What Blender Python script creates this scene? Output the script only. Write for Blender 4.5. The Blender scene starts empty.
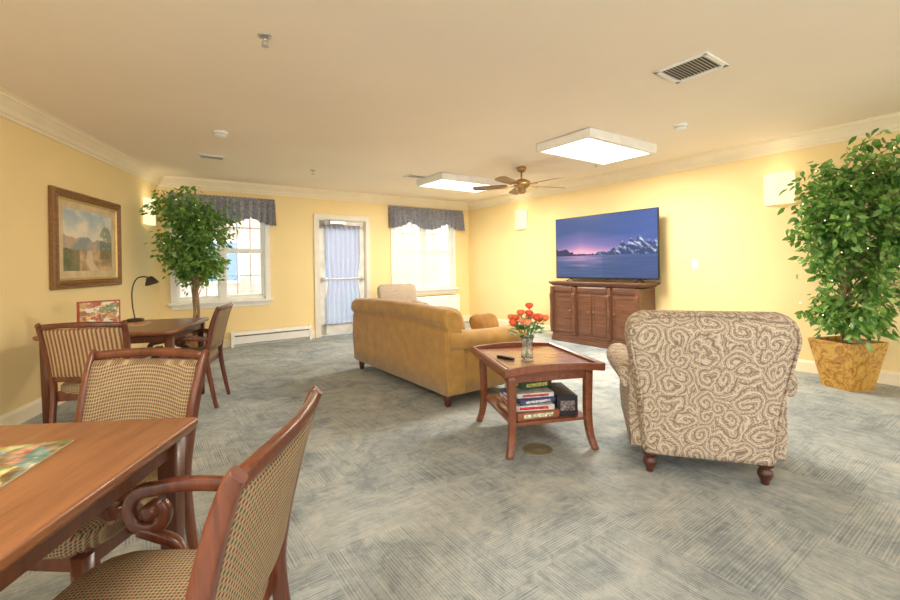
import bpy,math,random
from mathutils import Vector,Matrix,noise
R=math.radians
random.seed(7)
SC=bpy.context.scene
COL=SC.collection
pi=math.pi
# ------------------------------------------------------------ mesh builder
def cr(P,k=5):
    P=[Vector(p) for p in P];o=[]
    for i in range(len(P)-1):
        a=P[max(i-1,0)];b=P[i];c=P[i+1];d=P[min(i+2,len(P)-1)]
        for j in range(k):
            t=j/k
            o.append(.5*((2*b)+(c-a)*t+(2*a-5*b+4*c-d)*t*t+(3*b-a-3*c+d)*t**3))
    o.append(P[-1]);return o
def rrect(w,h,r,k=4):
    o=[]
    r=min(r,w/2-1e-4,h/2-1e-4)
    for cx,cy,a0 in ((w/2-r,h/2-r,0),(-w/2+r,h/2-r,90),(-w/2+r,-h/2+r,180),(w/2-r,-h/2+r,270)):
        for j in range(k+1):
            a=R(a0+90*j/k);o.append((cx+r*math.cos(a),cy+r*math.sin(a)))
    return o
class MB:
    def __init__(s): s.v=[];s.f=[];s.m=[];s.s=[];s.mi=0
    def add(s,vs,fs,smooth=True):
        n=len(s.v);s.v+=[tuple(v) for v in vs]
        for f in fs:
            s.f.append(tuple(i+n for i in f));s.m.append(s.mi);s.s.append(smooth)
    def box(s,c,d,rz=0,M=None,taper=None):
        c=Vector(c);vs=[]
        for z in(-1,1):
            k=1 if (taper is None or z>0) else taper
            for x,y in((-1,-1),(1,-1),(1,1),(-1,1)):
                p=Vector((x*d[0]/2*k,y*d[1]/2*k,z*d[2]/2))
                if rz:p=Matrix.Rotation(rz,3,'Z')@p
                if M:p=M@p
                vs.append(p+c)
        s.add(vs,[(3,2,1,0),(4,5,6,7),(0,1,5,4),(1,2,6,5),(2,3,7,6),(3,0,4,7)],False)
        return s
    def loft(s,rings,cap=True,smooth=True,closed=True):
        n=len(rings[0]);vs=[p for r in rings for p in r];fs=[]
        for i in range(len(rings)-1):
            for j in range(n if closed else n-1):
                a=i*n+j;b=i*n+(j+1)%n
                fs.append((a,b,b+n,a+n))
        s.add(vs,fs,smooth)
        if cap and closed:
            s.add(rings[0],[tuple(reversed(range(n)))],False)
            s.add(rings[-1],[tuple(range(n))],False)
        return s
    def sweep(s,path,sec,up=(0,0,1),cap=True,smooth=True):
        path=[Vector(p) for p in path];up=Vector(up);rings=[]
        side_prev=None
        for i,p in enumerate(path):
            t=(path[min(i+1,len(path)-1)]-path[max(i-1,0)])
            if t.length<1e-9:t=Vector((0,0,1))
            t.normalize();sd=t.cross(up)
            if sd.length<.05: sd=side_prev or Vector((1,0,0))
            sd.normalize()
            side_prev=sd;u2=sd.cross(t)
            q=sec(i/(len(path)-1)) if callable(sec) else sec
            rings.append([p+sd*a+u2*b for a,b in q])
        return s.loft(rings,cap,smooth)
    def tube(s,path,r,n=8,up=None,cap=True):
        path=[Vector(p) for p in path]
        t=(path[0]-path[1]).normalized()
        nn=t.orthogonal().normalized();rings=[]
        for i,p in enumerate(path):
            t=(path[min(i+1,len(path)-1)]-path[max(i-1,0)]).normalized()
            nn=(nn-t*nn.dot(t)).normalized();b=t.cross(nn)
            f=i/(len(path)-1)
            rr=r(f) if callable(r) else (r[0]+(r[1]-r[0])*f if isinstance(r,tuple) else r)
            rings.append([p+(nn*math.cos(2*pi*k/n)+b*math.sin(2*pi*k/n))*rr for k in range(n)])
        return s.loft(rings,cap)
    def lathe(s,prof,c=(0,0,0),n=24,M=None,cap=True):
        c=Vector(c);rings=[]
        for r,z in prof:
            q=[]
            for k in range(n):
                p=Vector((r*math.cos(2*pi*k/n),r*math.sin(2*pi*k/n),z))
                if M:p=M@p
                q.append(p+c)
            rings.append(q)
        return s.loft(rings,cap)
    def sq(s,c,d,e=5,n=8,M=None,fn=None):
        c=Vector(c);idx={};vs=[];fs=[]
        def vid(p):
            k=tuple(round(x,5) for x in p)
            if k not in idx:
                idx[k]=len(vs)
                q=[math.tan(x*pi/4*.98)/math.tan(pi/4*.98) for x in p]
                L=(abs(q[0])**e+abs(q[1])**e+abs(q[2])**e)**(1/e)
                v=Vector((q[0]/L,q[1]/L,q[2]/L))
                if fn:v=fn(v)
                v=Vector((v.x*d[0]/2,v.y*d[1]/2,v.z*d[2]/2))
                if M:v=M@v
                vs.append(v+c)
            return idx[k]
        for ax in range(3):
            for sg in(-1,1):
                for i in range(n):
                    for j in range(n):
                        q=[]
                        for a,b in((0,0),(1,0),(1,1),(0,1)):
                            p=[0,0,0];p[ax]=sg;p[(ax+1)%3]=-1+2*(i+a)/n;p[(ax+2)%3]=-1+2*(j+b)/n
                            q.append(vid(p))
                        fs.append(tuple(q if sg>0 else q[::-1]))
        s.add(vs,fs,True);return s
    def prism(s,poly,ax,a,b,smooth=False):
        def P(u,v,w):
            return {'x':(w,u,v),'y':(u,w,v),'z':(u,v,w)}[ax]
        return s.loft([[P(u,v,a) for u,v in poly],[P(u,v,b) for u,v in poly]],True,smooth)
    def grid(s,fn,nu,nv,smooth=True):
        vs=[fn(i/nu,j/nv) for j in range(nv+1) for i in range(nu+1)]
        fs=[(j*(nu+1)+i,j*(nu+1)+i+1,(j+1)*(nu+1)+i+1,(j+1)*(nu+1)+i) for j in range(nv) for i in range(nu)]
        s.add(vs,fs,smooth);return s
    def obj(s,name,mats,parent=None,bevel=0,label=None,fix=True,cols=None):
        import bmesh
        me=bpy.data.meshes.new(name);me.from_pydata(s.v,[],s.f)
        if not isinstance(mats,(list,tuple)):mats=[mats]
        for m in mats:me.materials.append(m)
        me.polygons.foreach_set('material_index',s.m);me.polygons.foreach_set('use_smooth',s.s)
        if fix:
            bm=bmesh.new();bm.from_mesh(me);bmesh.ops.remove_doubles(bm,verts=bm.verts,dist=1e-6)
            bmesh.ops.recalc_face_normals(bm,faces=bm.faces);bm.to_mesh(me);bm.free()
        if cols:
            ca=me.color_attributes.new('Col','FLOAT_COLOR','POINT')
            for i,c in enumerate(cols): ca.data[i].color=(c[0],c[1],c[2],1)
        o=bpy.data.objects.new(name,me);COL.objects.link(o)
        if parent:o.parent=parent
        if bevel:
            b=o.modifiers.new('bevel','BEVEL');b.width=bevel;b.segments=2;b.limit_method='ANGLE';b.angle_limit=R(40)
        if label:o['label']=label
        return o
def root(name,label,cat,loc=(0,0,0),yaw=0,group=None):
    o=bpy.data.objects.new(name,None);COL.objects.link(o);o.empty_display_size=.1
    o.location=loc;o.rotation_euler=(0,0,yaw);o['label']=label;o['category']=cat
    if group:o['group']=group
    return o
def tag(o,label,cat,loc=None,yaw=None,group=None):
    o['label']=label;o['category']=cat
    if loc is not None:o.location=loc
    if yaw is not None:o.rotation_euler=(0,0,yaw)
    if group:o['group']=group
    return o
def struct(o,label=None,cat=None):
    o['kind']='structure'
    o['label']=label or o.name.replace('_',' ')
    o['category']=cat or o.name.split('_')[0]
    return o
def copy_thing(r,loc,yaw,label=None):
    def cp(o,par):
        n=o.copy();COL.objects.link(n)
        if par:n.parent=par
        for c in o.children:cp(c,n)
        return n
    n=cp(r,None);n.location=loc;n.rotation_euler=(0,0,yaw)
    if label:n['label']=label
    return n
# ------------------------------------------------------------ materials
def lin(c):
    return tuple(((x/255)/12.92 if x/255<=.04045 else ((x/255+.055)/1.055)**2.4) for x in c)+(1,)
class N:
    def __init__(s,name):
        s.m=bpy.data.materials.new(name);s.m.use_nodes=True;s.t=s.m.node_tree
        s.b=s.t.nodes['Principled BSDF'];s.out=s.t.nodes['Material Output']
    def n(s,t,**k):
        x=s.t.nodes.new(t)
        for a,b in k.items():setattr(x,a,b)
        return x
    def l(s,a,b):s.t.links.new(a,b)
    def co(s,scale=(1,1,1),rot=(0,0,0),kind='Object'):
        a=s.n('ShaderNodeTexCoord');m=s.n('ShaderNodeMapping')
        m.inputs['Scale'].default_value=scale;m.inputs['Rotation'].default_value=rot
        s.l(a.outputs[kind],m.inputs[0]);return m.outputs[0]
    def math(s,op,a,b=None,c=None):
        x=s.n('ShaderNodeMath',operation=op)
        for i,q in enumerate((a,b,c)):
            if q is None:continue
            if isinstance(q,(int,float)):x.inputs[i].default_value=q
            else:s.l(q,x.inputs[i])
        return x.outputs[0]
    def noise(s,co,scale=5,detail=3,rough=.5,dist=0):
        x=s.n('ShaderNodeTexNoise');s.l(co,x.inputs['Vector'])
        x.inputs['Scale'].default_value=scale;x.inputs['Detail'].default_value=detail
        x.inputs['Roughness'].default_value=rough;x.inputs['Distortion'].default_value=dist
        return x
    def ramp(s,f,stops,interp='LINEAR'):
        x=s.n('ShaderNodeValToRGB');x.color_ramp.interpolation=interp
        e=x.color_ramp.elements
        while len(e)<len(stops):e.new(.5)
        for i,(p,c) in enumerate(stops):
            e[i].position=p;e[i].color=c if len(c)==4 else lin(c)
        s.l(f,x.inputs[0]);return x.outputs[0]
    def bump(s,h,st=.2,d=.01):
        x=s.n('ShaderNodeBump');x.inputs['Strength'].default_value=st;x.inputs['Distance'].default_value=d
        s.l(h,x.inputs['Height']);s.l(x.outputs[0],s.b.inputs['Normal'])
def plain(name,c,rough=.5,metal=0,var=.06,scale=6,em=0,emc=None,coat=0,trans=0,sheen=0,bump=0,bscale=200):
    m=N(name);co=m.co();x=m.noise(co,scale,3)
    a=tuple(max(0,v*(1-var)) for v in c);b=tuple(min(255,v*(1+var)) for v in c)
    m.l(m.ramp(x.outputs[0],[(.3,a),(.7,b)]),m.b.inputs['Base Color'])
    m.b.inputs['Roughness'].default_value=rough;m.b.inputs['Metallic'].default_value=metal
    m.b.inputs['Coat Weight'].default_value=coat;m.b.inputs['Transmission Weight'].default_value=trans
    m.b.inputs['Sheen Weight'].default_value=sheen
    if em:
        m.b.inputs['Emission Color'].default_value=lin(emc or c);m.b.inputs['Emission Strength'].default_value=em
    if bump:
        y=m.noise(co,bscale,2);m.bump(y.outputs[0],bump,.003)
    return m.m
def wood(name,dark,light,axis='x',rough=.36,coat=.12,scale=1):
    m=N(name)
    sc={'x':(1.2,14,14),'y':(14,1.2,14),'z':(14,14,1.2)}[axis]
    co=m.co(tuple(v*scale for v in sc));x=m.noise(co,2.2,5,.6,.6)
    y=m.noise(m.co(tuple(v*scale*6 for v in sc)),3,2)
    f=m.math('MULTIPLY_ADD',y.outputs[0],.25,m.math('MULTIPLY',x.outputs[0],.8))
    m.l(m.ramp(f,[(.32,dark),(.68,light)]),m.b.inputs['Base Color'])
    m.b.inputs['Roughness'].default_value=rough;m.b.inputs['Coat Weight'].default_value=coat
    m.b.inputs['Coat Roughness'].default_value=.2
    return m.m
def attrmat(name,em=0,rough=.4,coat=0):
    m=N(name);a=m.n('ShaderNodeVertexColor',layer_name='Col')
    m.l(a.outputs[0],m.b.inputs['Base Color']);m.b.inputs['Roughness'].default_value=rough
    m.b.inputs['Coat Weight'].default_value=coat
    if em:
        m.l(a.outputs[0],m.b.inputs['Emission Color']);m.b.inputs['Emission Strength'].default_value=em
    return m.m
def woven():
    m=N('woven_chair_fabric');a=m.co()
    s=m.n('ShaderNodeSeparateXYZ');m.l(a,s.inputs[0])
    yz=m.math('ADD',s.outputs[1],s.outputs[2])
    k=2*pi/.019
    sx=m.math('SINE',m.math('MULTIPLY',s.outputs[0],k));sy=m.math('SINE',m.math('MULTIPLY',yz,k))
    p=m.math('MULTIPLY',sx,sy)
    c1=m.ramp(m.math('MULTIPLY_ADD',p,.5,.5),[(.0,(80,78,56)),(.28,(122,110,78)),(.5,(180,160,122)),(.74,(158,118,84)),(.92,(112,54,40))])
    nz=m.noise(a,30,2)
    mx=m.n('ShaderNodeMixRGB',blend_type='MULTIPLY');mx.inputs[0].default_value=.3
    m.l(c1,mx.inputs[1]);m.l(m.ramp(nz.outputs[0],[(.3,(190,180,160)),(.7,(255,255,255))]),mx.inputs[2])
    m.l(mx.outputs[0],m.b.inputs['Base Color']);m.b.inputs['Roughness'].default_value=.85
    m.bump(p,.25,.003);return m.m
def striped():
    m=N('striped_chair_fabric');a=m.co()
    s=m.n('ShaderNodeSeparateXYZ');m.l(a,s.inputs[0])
    p=m.math('SINE',m.math('MULTIPLY',s.outputs[0],2*pi/.024))
    x=m.noise(a,60,2)
    f=m.math('MULTIPLY_ADD',x.outputs[0],.3,m.math('MULTIPLY_ADD',p,.4,.35))
    m.l(m.ramp(f,[(.1,(118,76,50)),(.4,(148,110,74)),(.6,(178,144,102)),(.9,(190,160,116))]),m.b.inputs['Base Color'])
    m.b.inputs['Roughness'].default_value=.85;return m.m
def paisley():
    m=N('paisley_fabric');a=m.co()
    s=m.n('ShaderNodeSeparateXYZ');m.l(a,s.inputs[0])
    w=m.noise(a,6,2)
    ws=m.n('ShaderNodeSeparateColor');m.l(w.outputs['Color'],ws.inputs[0])
    u=m.math('MULTIPLY_ADD',ws.outputs[0],.15,m.math('ADD',s.outputs[0],s.outputs[1]))
    v=m.math('MULTIPLY_ADD',ws.outputs[1],.15,m.math('MULTIPLY_ADD',s.outputs[1],.35,s.outputs[2]))
    cb=m.n('ShaderNodeCombineXYZ');m.l(u,cb.inputs[0]);m.l(v,cb.inputs[1])
    def spiral(sc,k,arms):
        vo=m.n('ShaderNodeTexVoronoi',voronoi_dimensions='2D');vo.inputs['Scale'].default_value=sc
        m.l(cb.outputs[0],vo.inputs['Vector'])
        d=m.n('ShaderNodeVectorMath',operation='SUBTRACT');m.l(cb.outputs[0],d.inputs[0]);m.l(vo.outputs['Position'],d.inputs[1])
        q=m.n('ShaderNodeSeparateXYZ');m.l(d.outputs[0],q.inputs[0])
        an=m.math('ARCTAN2',q.outputs[1],q.outputs[0])
        return m.math('SINE',m.math('MULTIPLY_ADD',an,arms,m.math('MULTIPLY',vo.outputs['Distance'],k)))
    a1=spiral(9,22,1);a2=spiral(34,9,4);a3=spiral(9,60,3)
    f=m.math('MULTIPLY_ADD',a2,.15,m.math('MULTIPLY_ADD',a1,.2,m.math('MULTIPLY_ADD',a3,.13,.5)))
    c=m.ramp(f,[(.12,(128,110,94)),(.38,(150,130,111)),(.52,(182,163,139)),(.74,(206,190,165))])
    m.l(c,m.b.inputs['Base Color']);m.b.inputs['Roughness'].default_value=.9
    m.bump(f,.1,.002);return m.m
def carpet():
    m=N('carpet_tiles');a=m.co((1,1,1),(0,0,R(-35.5)))
    s=m.n('ShaderNodeSeparateXYZ');m.l(a,s.inputs[0])
    T=1/.61
    fx=m.math('FLOOR',m.math('MULTIPLY',s.outputs[0],T));fy=m.math('FLOOR',m.math('MULTIPLY',s.outputs[1],T))
    par=m.math('PINGPONG',m.math('ADD',fx,fy),1)
    def streak(sc):
        mp=m.n('ShaderNodeMapping');mp.inputs['Scale'].default_value=sc;m.l(a,mp.inputs[0])
        return m.noise(mp.outputs[0],1,2,.5).outputs[0]
    A=streak((3,190,1));B=streak((190,3,1))
    rA=m.math('MULTIPLY',m.math('SINE',m.math('MULTIPLY',s.outputs[1],2*pi/.013)),.10)
    rB=m.math('MULTIPLY',m.math('SINE',m.math('MULTIPLY',s.outputs[0],2*pi/.013)),.10)
    mx=m.n('ShaderNodeMix');m.l(par,mx.inputs[0]);m.l(m.math('ADD',A,rA),mx.inputs[2]);m.l(m.math('ADD',B,rB),mx.inputs[3])
    tv=m.n('ShaderNodeTexWhiteNoise',noise_dimensions='2D');cb=m.n('ShaderNodeCombineXYZ')
    m.l(fx,cb.inputs[0]);m.l(fy,cb.inputs[1]);m.l(cb.outputs[0],tv.inputs['Vector'])
    big=m.noise(a,1.6,5,.7,1.5);mid=m.noise(a,11,5,.72,1);fine=m.noise(a,260,1)
    f=m.math('MULTIPLY_ADD',big.outputs[0],.46,m.math('MULTIPLY',mx.outputs[0],.34))
    f=m.math('MULTIPLY_ADD',mid.outputs[0],.30,f)
    f=m.math('MULTIPLY_ADD',tv.outputs[0],.03,f);f=m.math('MULTIPLY_ADD',fine.outputs[0],.12,f)
    c=m.ramp(f,[(.46,(108,117,120)),(.56,(140,148,150)),(.66,(172,177,174)),(.82,(208,206,194))])
    m.l(c,m.b.inputs['Base Color']);m.b.inputs['Roughness'].default_value=.95
    m.bump(f,.3,.004);return m.m
M_wall=plain('wall_paint',(250,224,162),.65,var=.012,scale=1.5)
M_ceil=plain('ceiling_paint',(251,235,212),.8,var=.01,scale=1)
M_trim=plain('trim_paint',(252,236,202),.45,var=.01)
M_white=plain('white_enamel',(245,243,235),.4,var=.02)
M_chw=wood('chair_wood',(74,36,20),(120,64,38),'z',.3,.25)
M_tab=wood('table_wood',(114,68,40),(156,102,64),'y',.3,.2)
M_tabl=wood('table_leg_wood',(70,38,22),(108,62,38),'z')
M_con=wood('console_wood',(84,52,38),(124,82,58),'x',.35)
M_cof=wood('coffee_table_wood',(104,56,36),(146,86,56),'y',.3,.2)
M_dark=wood('dark_leg_wood',(50,24,16),(96,52,32),'z')
M_wov=woven();M_pais=paisley();M_str=striped()
M_sofa=plain('mustard_chenille',(184,140,70),.92,var=.06,scale=9,sheen=.3,bump=.35,bscale=260)
M_black=plain('black_plastic',(18,18,20),.35)
M_lampg=plain('dark_bronze_metal',(70,60,52),.35,.6)
M_brass=plain('antique_brass',(176,142,90),.35,.8)
M_chrome=plain('brushed_nickel',(190,188,184),.3,.9)
M_glow=plain('light_diffuser',(255,250,236),.5,var=0,em=4.5,emc=(255,246,226))
M_sc=plain('sconce_glass',(120,104,76),.5,var=0,em=1.12,emc=(255,238,190))
M_attr=attrmat('painted_print',0,.5);M_scr=attrmat('television_picture',.42,.25)
M_vent=plain('vent_dark',(96,86,70),.8)
# ------------------------------------------------------------ room frames
C1=Vector((.42,9.65,0));YAW=R(35.48)
C2=Vector((-4.236,6.332,0));LB=5.717;LT=11.0;LL=7.5;H=2.6
dT=Vector((.5804,-.8144,0));dL=Vector((.2452,-.9695,0))
FR={'back':(C2,YAW),'tv':(C1,YAW-pi/2),'left':(C2+dL*LL,math.atan2(.9695,-.2452))}
def onw(w,x,z,off=0):
    o,y=FR[w];v=Matrix.Rotation(y,3,'Z')@Vector((x,-off,z));return o+v,y
def place(o,w,x,z,off=0):
    p,y=onw(w,x,z,off);o.location=p;o.rotation_euler=(0,0,y);return o
def wall(name,w,L,ops,x0=-.15,x1=.15):
    b=MB();T=.15
    xs=sorted({x0,L+x1}|{a for o in ops for a in o[:2]})
    for a,c in zip(xs,xs[1:]):
        mid=(a+c)/2;hs=[(0,H)]
        for o in ops:
            if o[0]<mid<o[1]:hs=[(0,o[2]),(o[3],H)]
        for z0,z1 in hs:
            if z1-z0>.001:b.box(((a+c)/2,T/2,(z0+z1)/2),(c-a,T,z1-z0))
    o=struct(b.obj(name,M_wall,fix=False),'yellow painted '+name.replace('_',' '),'wall');return place(o,w,0,0)
X=lambda s:LB-s
W1=(X(5.52),X(4.25),.74,2.28);W2=(X(1.88),X(.44),.76,2.28);D1=(X(3.37),X(2.46),0,2.1)
wall('wall_back','back',LB,[W1,D1,W2]);wall('wall_right','tv',LT,[],0,0);wall('wall_left','left',LL,[],0,0)
pT=C1+dT*LT;pL=C2+dL*LL
poly=[C1+Vector((.3,.3,0)),pT+Vector((.15,0,0)),Vector((7.2,-4,0)),Vector((-2.4,-4,0)),pL+Vector((-.15,0,0)),C2+Vector((-.3,.1,0))]
M_carpet=carpet()
b=MB();b.loft([[Vector((p.x,p.y,-.1)) for p in poly],[Vector((p.x,p.y,0)) for p in poly]],True,False)
struct(b.obj('floor',M_carpet),'grey striated carpet tile floor','floor')
b=MB();b.loft([[Vector((p.x,p.y,H)) for p in poly],[Vector((p.x,p.y,H+.1)) for p in poly]],True,False)
struct(b.obj('ceiling',M_ceil),'cream painted ceiling','ceiling')
# crown and baseboard
crown=[(0,0),(0,-.15),(-.018,-.15),(-.022,-.125),(-.035,-.12),(-.05,-.085),(-.085,-.05),(-.1,-.035),(-.115,-.03),(-.12,-.012),(-.135,-.01),(-.135,0)]
for nm,w,a,c in (('trim_1','back',0,LB),('trim_2','tv',0,LT),('trim_3','left',0,LL)):
    bb=MB();bb.prism([(u,v+H) for u,v in crown],'x',a,c)
    struct(place(bb.obj(nm,M_trim),w,0,0),'cream crown moulding','crown moulding')
def base(nm,w,segs):
    bb=MB()
    for a,c in segs:
        bb.prism([(0,0),(-.018,0),(-.018,.1),(-.01,.125),(0,.13)],'x',a,c)
    struct(place(bb.obj(nm,M_trim),w,0,0),'cream baseboard','baseboard')
base('baseboard_back','back',[(0,D1[0]-.09),(D1[1]+.09,LB)]);base('baseboard_right','tv',[(0,LT)]);base('baseboard_left','left',[(0,LL)])
# ------------------------------------------------------------ windows
M_glass=N('window_glass')
g=M_glass;tr=g.n('ShaderNodeBsdfTransparent');gl=g.n('ShaderNodeBsdfGlossy');gl.inputs['Roughness'].default_value=.05
mx=g.n('ShaderNodeMixShader');mx.inputs[0].default_value=.05;g.l(tr.outputs[0],mx.inputs[1]);g.l(gl.outputs[0],mx.inputs[2]);g.l(mx.outputs[0],g.out.inputs[0]);M_glass=g.m
def window(nm,W):
    x0,x1,z0,z1=W;w=x1-x0;h=z1-z0
    b=MB();c=.07
    for s in(-1,1):b.box((s*(w/2+c/2-.01),-.012,h/2),(c,.03,h+.1))
    b.box((0,-.012,h+c/2-.01),(w+2*c,.03,c));b.box((0,-.03,-.02),(w+.2,.09,.035));b.box((0,-.01,-.07),(w+.1,.025,.07))
    for s in(-1,1):b.box((s*(w/2-.02),.08,h/2),(.04,.12,h))
    b.box((0,.08,h-.02),(w,.12,.04));b.box((0,.08,.02),(w,.12,.04));b.box((0,.06,h/2),(.09,.12,h))
    for s in(-1,1):
        cx=s*w/4;ww=w/2-.05
        for zz,yy in((h*.5,.06),(h*.5+.03,.09)):b.box((cx,yy,zz),(ww,.03,.045))
        for e in(-1,1):b.box((cx+e*(ww/2-.02),.075,h/2),(.045,.04,h-.04))
        b.box((cx,.07,.05),(ww,.04,.06));b.box((cx,.07,h-.05),(ww,.04,.05))
        for k in(1,2):b.box((cx-ww/2+ww*k/3,.075,h/2),(.018,.015,h-.08))
        for k in(1,3):b.box((cx,.075,h*k/4),(ww,.015,.018))
    o=struct(b.obj(nm,M_white,bevel=.003),'white double window with muntins','window');place(o,'back',(x0+x1)/2,z0)
    p=MB();p.box((0,.085,h/2),(w-.06,.004,h-.06));p.obj('glass_pane',M_glass,o)
window('window_1',W1);window('window_2',W2)
def valmat():
    m=N('valance_fabric');a=m.co();v=m.noise(a,26,3,.6,1.5)
    m.l(m.ramp(v.outputs[0],[(.35,(122,122,134)),(.5,(156,154,162)),(.62,(186,182,182)),(.75,(136,132,142))]),m.b.inputs['Base Color'])
    m.b.inputs['Roughness'].default_value=.9
    tl=m.n('ShaderNodeBsdfTranslucent');tl.inputs[0].default_value=lin((160,158,166));mx=m.n('ShaderNodeMixShader');mx.inputs[0].default_value=.25
    m.l(m.b.outputs[0],mx.inputs[1]);m.l(tl.outputs[0],mx.inputs[2]);m.l(mx.outputs[0],m.out.inputs[0])
    return m.m
M_val=valmat()
def valance(W,x0,x1,ztop,drop):
    L=x1-x0;b=MB();nf=int(L/.1)
    def f(u,v):
        x=-L/2+u*L;ph=u*nf*2*pi+1.6*math.sin(u*13)
        amp=.012+.036*v
        dr=drop*(.72+.28*abs(math.cos(u*pi*2)))
        y=-.095-amp*math.sin(ph+.9*math.sin(u*9)*v)-.02*v
        if v<.12:y=-.07-.010*math.sin(ph*2)
        return Vector((x+.008*math.sin(ph*2),y,-v*dr-.008*math.sin(ph*2)))
    b.grid(f,nf*12,14)
    for e in(-1,1):b.grid(lambda u,v,e=e:Vector((e*L/2,-.0-.09*u,-v*drop*.97)),2,3)
    r=root('window_valance','grey-blue patterned ruffled fabric valance over window','curtain')
    o=b.obj('valance_fabric',M_val,r,fix=False)
    p=MB();p.tube([(-L/2-.01,-.05,-.03),(L/2+.01,-.05,-.03)],.012);p.obj('curtain_rod',M_white,r)
    for e in(-1,1):
        p=MB();p.box((e*(L/2-.02),-.025,-.03),(.02,.05,.03));p.obj('rod_bracket',M_white,r)
    place(r,'back',(x0+x1)/2,ztop,.0)
valance(W1,X(5.6),X(4.12),2.37,.44);valance(W2,X(1.98),X(.22),2.42,.44)
# door
x0,x1,z0,z1=D1;w=x1-x0;h=z1
b=MB()
for s in(-1,1):b.box((s*(w/2+.035),-.012,h/2),(.09,.03,h))
b.box((0,-.012,h+.035),(w+.16,.03,.09))
for s in(-1,1):b.box((s*(w/2-.012),.07,h/2),(.025,.14,h))
b.box((0,.07,h-.012),(w,.14,.025))
M_door=plain('door_paint',(236,230,212),.45,var=.02)
d=struct(b.obj('door_1',M_door,bevel=.004),'white framed glass exit door with sheer curtain','door');place(d,'back',(x0+x1)/2,0)
b=MB();fw=w-.06
for s in(-1,1):b.box((s*(fw/2-.055),.05,h/2-.01),(.11,.045,h-.04))
b.box((0,.05,h-.1),(fw,.045,.14));b.box((0,.05,.12),(fw,.045,.2));b.obj('door_leaf',plain('door_leaf_paint',(236,232,222),.45),d,bevel=.003)
p=MB();p.box((0,.055,1.1),(fw-.2,.006,1.82));p.obj('glass_pane',M_glass,d)
m=N('sheer_curtain_fabric');a=m.co()
s=m.n('ShaderNodeSeparateXYZ');m.l(a,s.inputs[0])
d1=m.math('SINE',m.math('MULTIPLY',m.math('ADD',s.outputs[0],s.outputs[2]),85));d2=m.math('SINE',m.math('MULTIPLY',m.math('SUBTRACT',s.outputs[0],s.outputs[2]),85))
lt=m.math('MAXIMUM',m.math('ABSOLUTE',d1),m.math('ABSOLUTE',d2))
st=[(.55,(222,226,244)),(.98,(176,186,220))]
m.l(m.ramp(lt,st),m.b.inputs['Base Color'])
m.b.inputs['Roughness'].default_value=.9
tl=m.n('ShaderNodeBsdfTranslucent');mx=m.n('ShaderNodeMixShader');mx.inputs[0].default_value=.5
m.l(m.ramp(lt,st),tl.inputs[0])
tp=m.n('ShaderNodeBsdfTransparent');mx2=m.n('ShaderNodeMixShader');mx2.inputs[0].default_value=.1
m.l(m.b.outputs[0],mx.inputs[1]);m.l(tl.outputs[0],mx.inputs[2]);m.l(mx.outputs[0],mx2.inputs[1]);m.l(tp.outputs[0],mx2.inputs[2]);m.l(mx2.outputs[0],m.out.inputs[0])
b=MB()
def f(u,v):
    pinch=1-.14*math.exp(-((v-.55)/.14)**2)
    x=(-.5+u)*(fw-.18)*pinch
    return Vector((x,.008-.018*math.sin(u*2*pi*7),2.0-v*1.8))
b.grid(f,120,24);b.obj('sheer_curtain',m.m,d,fix=False)
for zz in(1.99,.21):
    b=MB();b.tube([(-fw/2+.08,.01,zz),(fw/2-.08,.01,zz)],.008);b.obj('curtain_rod',M_brass,d)
b=MB();b.box((0,-.03,1.02),(fw-.06,.02,.03));b.box((-fw/2+.05,-.005,1.02),(.05,.05,.07));b.box((fw/2-.05,-.005,1.02),(.05,.05,.07));b.obj('push_bar',M_chrome,d,bevel=.005)
b=MB();b.box((-.1,-.01,h-.06),(.3,.06,.06));b.obj('door_closer',M_chrome,d,bevel=.005)
# outside: building, lawn and hedge beyond the back wall
b=MB();b.box((0,0,1.5),(16,.2,3.2))
m=N('outside_brick');br=m.n('ShaderNodeTexBrick');m.l(m.co((1,1,1),(R(90),0,0)),br.inputs[0]);br.inputs['Scale'].default_value=3
br.inputs['Color1'].default_value=lin((200,176,168));br.inputs['Color2'].default_value=lin((190,164,154));br.inputs['Mortar'].default_value=lin((210,200,194))
m.l(br.outputs[0],m.b.inputs['Base Color'])
for xx in(-4,-1,2.2,5):
    b.mi=1;b.box((xx,-.12,1.5),(1.2,.06,1.5));b.mi=2;b.box((xx,-.16,1.5),(1.0,.04,1.3))
o=struct(place(b.obj('trim_4',[m.m,M_white,plain('outside_window_glass',(110,144,190),.1)],fix=False),'back',3,0,-9),'brick building facade outside','building')
b=MB();b.box((0,0,-.1),(26,12,.1));struct(place(b.obj('trim_5',plain('outside_lawn',(150,166,124),.9,var=.2)),'back',3,-.06,-6.3),'lawn outside','ground')
b=MB()
for i in range(7):
    b.sq((-4+i*1.4+random.uniform(-.2,.2),0,.35),(1.3,.9,.9),2.4,6)
struct(place(b.obj('trim_6',plain('hedge_green',(140,160,124),.9,var=.3,scale=14)),'back',3,-.1,-3.2),'hedge outside window','hedge')
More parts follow.
